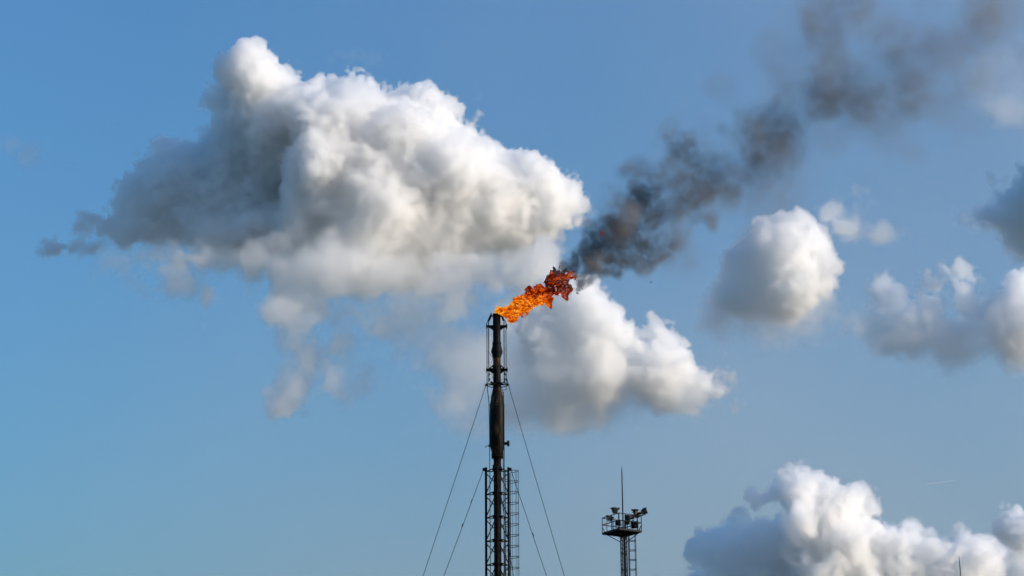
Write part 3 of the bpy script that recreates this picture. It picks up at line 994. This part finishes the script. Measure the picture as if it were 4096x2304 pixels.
# ---- the upright cloud right of the smoke
M = [
    B(1975, 575, 40, 0), B(1925, 592, 42, 0), B(1890, 625, 40, 0), B(2010, 625, 52, 0), B(1960, 650, 80, -20), B(1838, 636, 26, 10, so=16), B(1865, 668, 42, 20, so=18), B(2050, 680, 52, 0), B(2082, 660, 26, 0, so=12), B(2065, 725, 44, 0, so=20), B(1975, 730, 100, -30, so=20),
    B(1890, 740, 75, 20, so=50), B(1940, 785, 110, -10, ry=66, so=85, rh=.7), B(1845, 745, 66, 50, so=44), B(2035, 780, 70, 10, ry=52, so=85, rh=.6), B(1900, 825, 90, 0, ry=36, so=95, rh=.5), B(1990, 830, 80, 0, ry=32, so=95, rh=.5), B(1815, 795, 70, 40, so=70, rh=.6), B(2098, 800, 34, 0, ry=44, so=60, rh=.2),
]
cloud('cloud', 'upright egg shaped white cloud standing alone right of the smoke', (1700, 420, 2200, 950), (-170, 170), 5.5, 2800.0, M, 43, voxw=8, sigma=.07)

M = [
    B(2090, 520, 42, 0, ry=34, so=35, rh=.6), B(2130, 560, 45, 0, ry=32, so=45, rh=.5), B(2200, 590, 50, 0, ry=20, so=45, rh=.35), B(2115, 475, 14, 0, so=25, rh=.3), B(2195, 480, 16, 0, ry=24, so=30, rh=.28), B(2215, 575, 22, 0, so=30, rh=.4), B(2150, 490, 26, 0, ry=34, so=50, rh=.2),
]
cloud('cloud', 'small faint puff above the upright egg shaped cloud', (1970, 390, 2350, 700), (-90, 90), 5.5, 2700.0, M, 47, oct_=WISPY[2:], warp=((120, 14),), sigma=.06, thin=True)

# ---- right edge group
M = [
    B(2360, 700, 48, 0, so=20), B(2420, 680, 42, 0, so=20), B(2440, 700, 36, 0, so=24), B(2350, 760, 55, 10, so=30), B(2430, 750, 50, 0, so=30), B(2250, 740, 54, 20, ry=40, so=34, rh=.84), B(2230, 720, 20, 20, so=30, rh=.5), B(2290, 800, 84, 40, ry=46, so=48, rh=.84),
    B(2370, 830, 110, 30, ry=50, so=60, rh=.8), B(2310, 860, 95, 10, ry=36, so=60, rh=.7), B(2420, 880, 90, 0, ry=40, so=70, rh=.5), B(2480, 800, 50, 0, so=50, rh=.5),
    B(2560, 740, 52, -10, so=24), B(2530, 780, 60, -10, so=40), B(2590, 800, 80, -10, so=35), B(2560, 860, 70, 0, so=60), B(2480, 730, 26, 10, so=30, rh=.5), B(2600, 900, 80, 0, ry=50, so=80, rh=.5),
    B(2150, 830, 24, 0, ry=26, so=50, rh=.25), B(2190, 850, 40, 10, ry=24, so=60, rh=.2),
]
cloud('cloud', 'puffy cloud with two bumps on top and grey base, at the right edge', (2090, 620, 2700, 970), (-160, 180), 6.0, 5200.0, M, 57, voxw=8, sigma=.075)

M = [
    B(2555, 475, 55, 20, ry=46, so=16), B(2500, 475, 32, 40, ry=26, so=16), B(2610, 430, 60, 0, so=14), B(2540, 530, 90, 60, ry=56, so=40), B(2480, 535, 55, 70, ry=42, so=40, rh=.7), B(2600, 570, 90, 40, so=50, rh=.8), B(2490, 445, 18, 30, so=16, rh=.8),
    B(2700, 430, 120, -40, so=16), B(2760, 520, 140, -80, so=20), B(2680, 560, 110, -20, so=30), B(2840, 440, 110, -60, so=16),  # added mass out of view, keeps the sun off the visible left flank
]
cloud('cloud', 'dark grey cloud with a bright rim cut off by the right edge', (2400, 250, 3000, 720), (-260, 190), 7.0, 4600.0, M, 59, voxw=9)

M = [
    B(2470, 155, 50, 0, ry=34, so=50, rh=.05), B(2540, 140, 60, 0, ry=40, so=60, rh=.05), B(2450, 190, 36, 0, ry=26, so=50, rh=.05), B(2560, 280, 44, 0, ry=26, so=40, rh=.12), B(2580, 230, 50, 10, so=80, rh=.04), B(2600, 90, 80, 10, ry=50, so=80, rh=.04),
]
cloud('cloud', 'thin cream cloud behind the smoke in the top right corner', (2370, 30, 2720, 350), (-110, 110), 6.5, 4000.0, M, 61, oct_=WISPY, warp=((160, 20),), sigma=.062, thin=True)

# ---- big low cloud at the lower right
M = [
    B(1972, 1205, 30, 0, so=12), B(2010, 1220, 36, 0, so=12), B(2060, 1225, 38, -10, so=12), B(2100, 1245, 40, -10, so=12), B(2130, 1275, 42, -10, so=12), B(2160, 1310, 45, -10, so=14), B(1985, 1250, 45, 0, so=14), B(1915, 1260, 42, 60, so=18), B(1900, 1310, 40, 70, so=18), B(1905, 1350, 45, 70, so=18),
    B(2050, 1290, 80, -10, so=16), B(2010, 1330, 60, -60, so=14), B(1975, 1310, 34, -80, so=12), B(2100, 1350, 90, -40, so=16), B(2190, 1360, 60, -20, so=16), B(2230, 1385, 45, -10, so=18), B(2280, 1380, 36, 0, so=18), B(2310, 1400, 45, 0, so=20),
    B(1820, 1400, 50, 60, so=20), B(1780, 1425, 42, 60, so=22), B(1870, 1400, 60, 50, so=20), B(1960, 1390, 80, 10, so=18), B(2050, 1420, 90, -30, so=18), B(2000, 1430, 50, -80, so=14), B(2160, 1420, 90, -20, so=20), B(2250, 1430, 80, 0, so=24), B(2350, 1420, 70, 10, so=26), B(2410, 1410, 50, 20, ry=40, so=30, rh=.8),
    B(2440, 1445, 80, 20, so=24), B(2500, 1450, 70, 20, so=30, rh=.84), B(1900, 1480, 160, 40, ry=70, so=20), B(2150, 1500, 200, 0, ry=80, so=25), B(2390, 1500, 120, 20, ry=60, so=40), B(1800, 1490, 80, 60, ry=50, so=25),
]
cloud('cloud', 'towering low cumulus with bluish left flank, behind the thin spike at the bottom', (1640, 1090, 2580, 1620), (-190, 190), 5.5, 5200.0, M, 71, voxw=7,
      oct_=((130, 18, .35), (66, 17, .6), (34, 16, .65), (19, 12, .5), (11, 8, .3)))
M = [
    B(2562, 1312, 36, 0, so=14), B(2530, 1332, 34, 0, so=16), B(2580, 1340, 50, 0, so=24), B(2505, 1335, 24, 10, so=28, rh=.8), B(2570, 1410, 50, 40, so=40, rh=.8), B(2612, 1310, 50, 0, so=16), B(2600, 1450, 80, 30, so=50, rh=.7),
]
cloud('cloud', 'cream cloud cut off by the lower right corner', (2420, 1200, 2760, 1600), (-120, 120), 6.0, 4600.0, M, 73, voxw=8)

# ---- faint shreds against the deep blue
M = [B(60, 385, 46, 0, ry=26, so=60, rh=.12), B(110, 370, 40, 0, ry=24, so=60, rh=.10), B(195, 305, 20, 0, ry=10, so=30, rh=.14), B(40, 370, 18, 0, ry=14, so=30, rh=.14), B(300, 315, 24, 0, ry=10, so=40, rh=.06)]
cloud('cloud', 'barely visible shreds of cloud near the left edge', (-40, 260, 360, 450), (-60, 60), 6.5, 3600.0, M, 83, oct_=WISPY[1:], warp=((120, 16),), sigma=.062, thin=True)
M = [B(930, 145, 36, 0, ry=16, so=40, rh=.10), B(870, 150, 40, 0, ry=12, so=40, rh=.06)]
cloud('cloud', 'faint wisp just above the top of the huge cumulus', (800, 100, 1010, 190), (-40, 40), 6.0, 3600.0, M, 89, oct_=WISPY[2:], warp=((100, 14),), sigma=.062, thin=True)

# ------------------------------------------------------------------ contrail
ca, cb = at_depth(3709, 1937.5, 9000), at_depth(3826, 1920, 9000)
cm = bpy.data.materials.new('contrail_vapour'); cm.use_nodes = True
cn = cm.node_tree; cn.nodes.clear()
co_ = cn.nodes.new('ShaderNodeOutputMaterial'); cvs = cn.nodes.new('ShaderNodeVolumeScatter')
cvs.inputs['Color'].default_value = (1, 1, 1, 1); cvs.inputs['Density'].default_value = .10
cn.links.new(cvs.outputs[0], co_.inputs['Volume'])
tag(MB().tube([ca, ca.lerp(cb, .5), cb], [4.2, 3.0, 1.2], 10).build('contrail', cm, None, ca), 'short thin white aircraft trail above the low cloud at right', 'contrail')

# ---- thin milky veil added behind everything, shaped to lighten the sky rightwards and low
f = Field((-700, -500, 5200, 2900), (-300, 300), 40.0, 14000.0, 0, 101, 40.0)
px_ = f.u[:, None, None] + f.cx; py_ = f.cy - f.v[None, None, :]; w_ = f.w[None, :, None]
veil = 1.0 * np.clip((px_ - 1500) / 2400, 0, 1.3) ** 1.5 + 1.5 * np.clip((py_ - 600) / 1650, 0, 1.2) ** 1.5 * np.clip((px_ + 100) / 2100, 0, 1) ** 1.2 + .22 * np.clip((px_ - 500) / 1500, 0, 1)
veil = veil * (1 + .22 * f.noise(900) + .10 * f.noise(350)) * np.clip(1 - (w_ / 260) ** 2, 0, 1)
veil *= np.clip((px_ + 700) / 500, 0, 1) * np.clip((5200 - px_) / 500, 0, 1) * np.clip((py_ + 500) / 300, 0, 1) * np.clip((2900 - py_) / 300, 0, 1)
tag(f.emit('cloud', gas('veil_vapour', (1, 1, 1), .0022, 14000.0, step=2.0), np.clip(veil * .35, 0, 6)), 'thin milky veil of high cloud shaped to pale the sky towards the right', 'cloud')

# ------------------------------------------------------------------ smoke
DST = project(pt(0, 1258))[2]
SM = [
    # x, y, r, weight (darkness); the trail widens and thins as it drifts
    (1405, 680, 12, .5), (1425, 668, 14, .7), (1445, 680, 14, .7), (1450, 672, 18, .8), (1475, 700, 18, .9), (1470, 720, 16, .6), (1500, 690, 18, .7), (1520, 700, 15, .5), (1485, 660, 20, .9), (1490, 640, 26, 1.1), (1515, 615, 28, 1.1), (1475, 625, 16, .6), (1495, 600, 18, .7), (1550, 690, 18, .45),
    (1545, 575, 34, 1.3), (1565, 600, 32, 1.1), (1540, 550, 22, .9), (1575, 555, 30, 1.2), (1605, 510, 34, 1.4), (1625, 485, 32, 1.5), (1590, 530, 30, 1.2), (1650, 490, 28, 1.0), (1600, 470, 22, .8),
    (1570, 655, 22, .8), (1600, 665, 24, .8), (1640, 655, 26, .8), (1675, 645, 28, .9), (1700, 625, 26, .8), (1620, 625, 22, .5), (1660, 600, 24, .45), (1535, 655, 16, .6),
    (1650, 560, 30, .8), (1670, 535, 30, .9), (1700, 545, 28, .9), (1720, 520, 32, 1.0), (1760, 560, 26, .7), (1785, 585, 24, .8), (1790, 555, 22, .6),
    (1690, 460, 34, .8), (1730, 470, 36, 1.0), (1770, 500, 36, 1.0), (1770, 450, 36, 1.1), (1820, 490, 36, 1.3), (1845, 485, 28, 1.1), (1800, 460, 34, 1.1), (1730, 430, 32, .8), (1690, 410, 28, .7),
    (1700, 370, 28, .8), (1720, 385, 28, .9), (1750, 395, 30, 1.0), (1785, 405, 30, 1.0), (1820, 420, 36, .8), (1740, 365, 26, .6), (1690, 350, 18, .5), (1655, 440, 24, .5), (1850, 440, 36, .7),
    (1880, 340, 50, 1.4), (1900, 310, 44, 1.2), (1945, 320, 50, 1.2), (1985, 345, 44, 1.0), (1900, 380, 48, 1.2), (1950, 380, 52, 1.2), (1860, 290, 36, .7), (1830, 320, 26, .35), (1940, 280, 40, .7), (2010, 380, 44, .7),
    (1900, 450, 60, .4), (1960, 460, 60, .4), (1990, 420, 60, .4), (1930, 510, 50, .3), (2040, 430, 60, .3), (2080, 370, 60, .4), (2060, 320, 50, .4), (2020, 290, 44, .5),
    (2070, 240, 50, 1.1), (2110, 220, 54, 1.2), (2160, 215, 54, 1.2), (2190, 235, 44, 1.0), (2090, 260, 44, 1.1), (2140, 250, 50, .9), (2060, 205, 36, .8), (2140, 175, 44, .7), (2100, 150, 44, .5), (2160, 300, 60, .4), (2200, 290, 50, .45),
    (2030, 60, 36, .9), (2060, 40, 44, .9), (2110, 30, 46, 1.0), (2155, 15, 40, 1.3), (2180, 40, 34, 1.0), (2030, 90, 26, .6), (2080, 85, 44, .5), (2120, 90, 40, .4), (2020, 20, 34, .7), (2170, -15, 44, 1.0), (2090, -10, 50, .8),
    (2260, 150, 44, .9), (2290, 175, 46, 1.0), (2300, 215, 48, 1.0), (2330, 195, 46, .7), (2270, 215, 44, .9), (2350, 150, 44, .5), (2330, 250, 50, .6), (2270, 260, 44, .6), (2390, 240, 46, .5), (2400, 300, 46, .45), (2440, 320, 40, .3), (2360, 300, 50, .4), (2410, 350, 26, .25),
    (2380, 110, 60, .5), (2430, 70, 60, .5), (2470, 40, 60, .5), (2520, 50, 60, .45), (2550, 20, 56, .5), (2430, 150, 60, .4), (2500, 110, 60, .35), (2560, 90, 50, .3), (2480, -10, 60, .5), (2590, -10, 50, .5),
]
f = Field((1750 * 1, -420, 4800 * 1, 480 + 480), (-260, 260), 5.0, DST, 30.0, 97, 7.0)
f.cx, f.cy = 3180.0, 560.0
f.u = np.linspace(-1150, 1280, int(2430 / 4.0), dtype=np.float32)
f.v = np.linspace(-470, 560, int(1030 / 4.0), dtype=np.float32)
f.w = np.linspace(-230, 230, int(460 / 6.5), dtype=np.float32)
f.shape = (len(f.u), len(f.w), len(f.v))
f.lamscale = (1 / (f.u[1] - f.u[0]), 1 / (f.w[1] - f.w[0]), 1 / (f.v[1] - f.v[0]))
f.wu = f.ww = f.wv = None
# eddies grow along the trail: short wavelengths near the flame, long ones far away
tt = np.clip((f.u + 1150) / 2300, 0, 1)[:, None, None]


def eddy(l0, l1):
    n0, n1 = f.noise(l0), f.noise(l1)
    return n0 * (1 - tt) + n1 * tt


f.wu = eddy(60, 140) * (9 + 16 * tt); f.ww = eddy(60, 140) * (9 + 16 * tt); f.wv = eddy(60, 140) * (9 + 16 * tt)
f.wu += eddy(24, 60) * (4 + 5 * tt); f.wv += eddy(24, 60) * (4 + 5 * tt)
rho = np.zeros(f.shape, np.float32)
rs = np.random.default_rng(7)
PATH = [(1440, 690, 34), (1500, 650, 52), (1580, 585, 80), (1680, 520, 105), (1790, 450, 125), (1920, 370, 135), (2050, 280, 140), (2150, 220, 150), (2280, 170, 160), (2420, 90, 170), (2560, 10, 180)]
FILL = [(1402, 684, 13, .6), (1415, 665, 13, .6), (1440, 664, 14, .7), (1452, 690, 13, .6), (1462, 712, 14, .6), (1455, 730, 10, .5)]
for i_ in range(290):
    q_ = rs.random() ** .8 * (len(PATH) - 1.001); a_ = int(q_); fr = q_ - a_
    x_, y_, r_ = (PATH[a_][c_] * (1 - fr) + PATH[a_ + 1][c_] * fr for c_ in range(3))
    of = np.clip(rs.normal(), -1.7, 1.7) * r_ * (.58 + .06 * q_); al = rs.normal() * r_ * .3
    FILL.append((x_ + al * .82 + of * .5, y_ - al * .57 + of * .82, r_ * rs.uniform(.28, .5), rs.uniform(.2, .5) if q_ < 3 else rs.uniform(.1, .24)))
for x, y, r, wgt in [(x, y, r, wgt ** .7 * (.95 - .5 * min(max((x - 1500) / 700, 0), 1))) for x, y, r, wgt in SM] + FILL:
    cu, cv = f.uv(x * V, y * V)
    r = r * V * 1.4
    w0 = rs.normal() * r * .5
    m = r * 1.1 + 75
    su, sw, sv = (slice(int(np.searchsorted(a, c - m)), int(np.searchsorted(a, c + m))) for a, c in ((f.u, cu), (f.w, w0), (f.v, cv)))
    X = f.u[su][:, None, None] + f.wu[su, sw, sv] - cu
    Y = f.w[sw][None, :, None] + f.ww[su, sw, sv] - w0
    Z = f.v[sv][None, None, :] + f.wv[su, sw, sv] - cv
    d = 1 - np.sqrt(X * X + Y * Y + Z * Z) / r
    d = np.clip(d / .75, 0, 1)
    rho[su, sw, sv] += wgt * d * d * (3 - 2 * d) * (45.0 / r) ** .85
t_ = tt ** .8
tex = (.36 + .22 * t_) + (.50 - .14 * t_) * np.abs(eddy(32, 60)) + (.42 - .20 * t_) * np.abs(eddy(16, 29)) + (.30 - .16 * t_) * eddy(9, 16)
rho *= np.clip(tex, .02, 2.0) * (1 + 1.6 * np.exp(-np.clip(tt - .04, 0, 1) * 7))
rho *= 1 - .22 * tt
rho = np.clip(rho - .04, 0, 3)
sm_o = f.emit('smoke', gas('soot_smoke', (.37, .365, .37), .0138, DST, step=1.2), rho)
tag(sm_o, 'dark grey smoke trail drifting from the flame to the upper right corner', 'smoke')
sm_o['kind'] = 'stuff'

# ------------------------------------------------------------------ flame
FL = [  # x, y, r, depth in pixels of an enlargement 4.83 times the photo, origin (1930, 1020)
    (250, 1120, 34, 0), (290, 1090, 45, 0), (350, 1075, 60, 0), (420, 1065, 85, 0), (470, 1120, 100, 0), (560, 1040, 110, 0), (560, 1160, 110, -10), (640, 1000, 110, 0), (620, 1225, 62, 0), (600, 1275, 34, 0), (700, 1080, 100, 0),
    (740, 1150, 44, -10), (790, 1190, 26, -10), (820, 1180, 14, -10), (720, 920, 110, 0), (800, 1000, 110, 0), (830, 850, 110, 10), (910, 720, 78, 0), (900, 800, 110, 0), (920, 950, 110, 0), (1000, 960, 80, 0), (1010, 820, 120, 0), (980, 1010, 40, 0), (870, 1080, 44, 0),
    (1100, 640, 66, 0), (1060, 620, 34, 10), (1150, 720, 110, 0), (1110, 860, 100, -10), (1200, 900, 80, 0), (1240, 960, 40, 0), (1290, 970, 24, 0), (1240, 760, 90, 0), (1250, 520, 60, 0), (1210, 500, 30, 0), (1320, 560, 84, 10), (1340, 680, 90, 0),
    (1390, 420, 60, 0), (1440, 520, 110, 0), (1480, 350, 78, 0), (1460, 270, 36, 0), (1540, 420, 110, 0), (1580, 300, 56, 0), (1540, 560, 110, 0), (1640, 420, 90, 0), (1700, 350, 60, 0), (1760, 390, 56, 0), (1790, 430, 34, 0), (1550, 680, 90, 0),
    (1590, 780, 66, 0), (1640, 830, 40, 0), (1460, 770, 40, 0), (1430, 810, 22, 0), (1640, 600, 70, 0), (1690, 690, 24, 0), (1740, 680, 20, 0), (1800, 700, 20, 0), (1850, 735, 15, 0),
]
FLAME_COL = bpy.data.materials.new('flame'); FLAME_COL.use_nodes = True
n_ = FLAME_COL.node_tree; n_.nodes.clear(); L_ = n_.links.new
o_ = n_.nodes.new('ShaderNodeOutputMaterial'); em = n_.nodes.new('ShaderNodeEmission'); tr = n_.nodes.new('ShaderNodeBsdfTransparent'); mx_ = n_.nodes.new('ShaderNodeMixShader')
tc0 = n_.nodes.new('ShaderNodeTexCoord')
tc_ = n_.nodes.new('ShaderNodeMapping'); tc_.inputs['Rotation'].default_value = (0, R(24), 0); tc_.inputs['Scale'].default_value = (.62, 1, 1.15)
L_(tc0.outputs['Object'], tc_.inputs['Vector'])


def fnoise(scale, detail, dist, rough=.6):
    t = n_.nodes.new('ShaderNodeTexNoise'); t.inputs['Scale'].default_value = scale; t.inputs['Detail'].default_value = detail
    t.inputs['Distortion'].default_value = dist; t.inputs['Roughness'].default_value = rough
    L_(tc_.outputs['Vector'], t.inputs['Vector'])
    return t.outputs['Fac']


def fmath(op, a, b):
    t = n_.nodes.new('ShaderNodeMath'); t.operation = op
    for i_, q_ in enumerate((a, b)):
        if isinstance(q_, (int, float)): t.inputs[i_].default_value = q_
        else: L_(q_, t.inputs[i_])
    return t.outputs[0]


fine = fnoise(4.2, 4, 2.6, .6)
big = fnoise(.95, 2, 1.0, .5)
sep = n_.nodes.new('ShaderNodeSeparateXYZ'); L_(tc0.outputs['Object'], sep.inputs[0])
# heat: fine curls + broad cool patches, cooling along the flame (local X, metres from its middle)
heat = fmath('ADD', fmath('MULTIPLY', fmath('SUBTRACT', fine, .5), 1.9), fmath('MULTIPLY', fmath('SUBTRACT', big, .5), 1.7))
heat = fmath('SUBTRACT', heat, fmath('MULTIPLY', sep.outputs['X'], .12))
heat = fmath('SUBTRACT', heat, fmath('MULTIPLY', sep.outputs['Z'], .10))
heat = fmath('ADD', heat, .41)
rp = n_.nodes.new('ShaderNodeValToRGB')
for p_, c_ in ((0.0, (.010, .002, .001)), (.2, (.06, .004, .0005)), (.36, (.26, .018, .0005)), (.58, (.64, .07, .0015)), (.74, (1.0, .25, .006)), (.9, (1.0, .48, .03)), (1.0, (1.0, .66, .12))):
    e_ = rp.color_ramp.elements[0] if p_ == 0 else rp.color_ramp.elements[-1] if p_ == 1 else rp.color_ramp.elements.new(p_)
    e_.color = (*c_, 1)
L_(heat, rp.inputs[0]); L_(rp.outputs[0], em.inputs['Color']); em.inputs['Strength'].default_value = .72
edge = fnoise(6.0, 3, 2.0)
cut = n_.nodes.new('ShaderNodeMapRange'); cut.inputs['From Min'].default_value = .33; cut.inputs['From Max'].default_value = .47
L_(fmath('SUBTRACT', edge, fmath('MULTIPLY', sep.outputs['X'], .016)), cut.inputs['Value']); L_(cut.outputs[0], mx_.inputs[0]); L_(tr.outputs[0], mx_.inputs[1]); L_(em.outputs[0], mx_.inputs[2]); L_(mx_.outputs[0], o_.inputs['Surface'])


def isosurface(name, f, dens, mat, thr=.5):
    """Turns a voxel field into a mesh skin at the threshold."""
    o = f.emit(name, mat, dens, 0)
    md = o.modifiers[0]; ng = md.node_group
    N, L, sm, go, vc = f.ng
    vm = N.new('GeometryNodeVolumeToMesh'); vm.resolution_mode = 'GRID' if 'GRID' in [i.identifier for i in vm.bl_rna.properties['resolution_mode'].enum_items] else 'VOXEL_SIZE'
    vm.inputs['Threshold'].default_value = thr
    L(vc.outputs[0], vm.inputs['Volume']); L(vm.outputs[0], sm.inputs[0])
    holder = bpy.data.objects.new(name, bpy.data.meshes.new(name)); COL.objects.link(holder)
    holder.matrix_world = o.matrix_world
    m2 = holder.modifiers.new('grid', 'NODES'); m2.node_group = ng
    bpy.data.objects.remove(o)
    dg = bpy.context.evaluated_depsgraph_get()
    me = bpy.data.meshes.new_from_object(holder.evaluated_get(dg))
    holder.modifiers.clear()
    holder.data = me
    me.materials.clear(); me.materials.append(mat)
    me.polygons.foreach_set('use_smooth', [True] * len(me.polygons))
    return holder


def flame(name, box, blobs, seed, label, amp=1.0, vox=1.7):
    f = Field(box, (-42, 42), vox, DST, 0, seed, 1.9)
    f.wmax = 0
    f.warp(28, 3.2 * amp); f.warp(12, 1.8 * amp)
    for x, y, r, w in blobs:
        x, y, r, w = 1930 + x / 4.83, 1020 + y / 4.83, r / 4.83, w / 4.83
        f.blob(x, y, w, r, r, r * .9, k=3.0)
    F = f.F + amp * f.octaves(((26, 3.2, .3), (13, 3.4, .4), (7, 2.8, .3), (4.5, 1.7, .2)))
    o = isosurface(name, f, np.clip(.5 + F / 8.0, 0, 1), FLAME_COL)
    tag(o, label, 'flame')
    return o


fl_ = flame('flame', (1948, 1040, 2352, 1316), FL, 5, 'long orange and red flame blown to the right from the flare stack tip')
flame('flame', (2400, 905, 2470, 985), [(x, y, r, 0) for x, y, r in ((2440, -380, 16), (2460, -400, 14), (2480, -440, 16), (2500, -470, 16), (2360, -420, 10), (2330, -410, 10), (2390, -425, 10), (2300, -400, 9), (2470, -480, 10))], 8, 'small red flicker of flame high in the smoke, apart from the main flame', .8, 1.5)
flame('flame', (2360, 990, 2400, 1035), [(x, y, r, 0) for x, y, r in ((2200, 0, 13), (2180, -10, 10), (2220, -25, 10), (2160, 5, 8))], 9, 'tiny red spark of flame in the smoke close above the main flame', .7, 1.5)
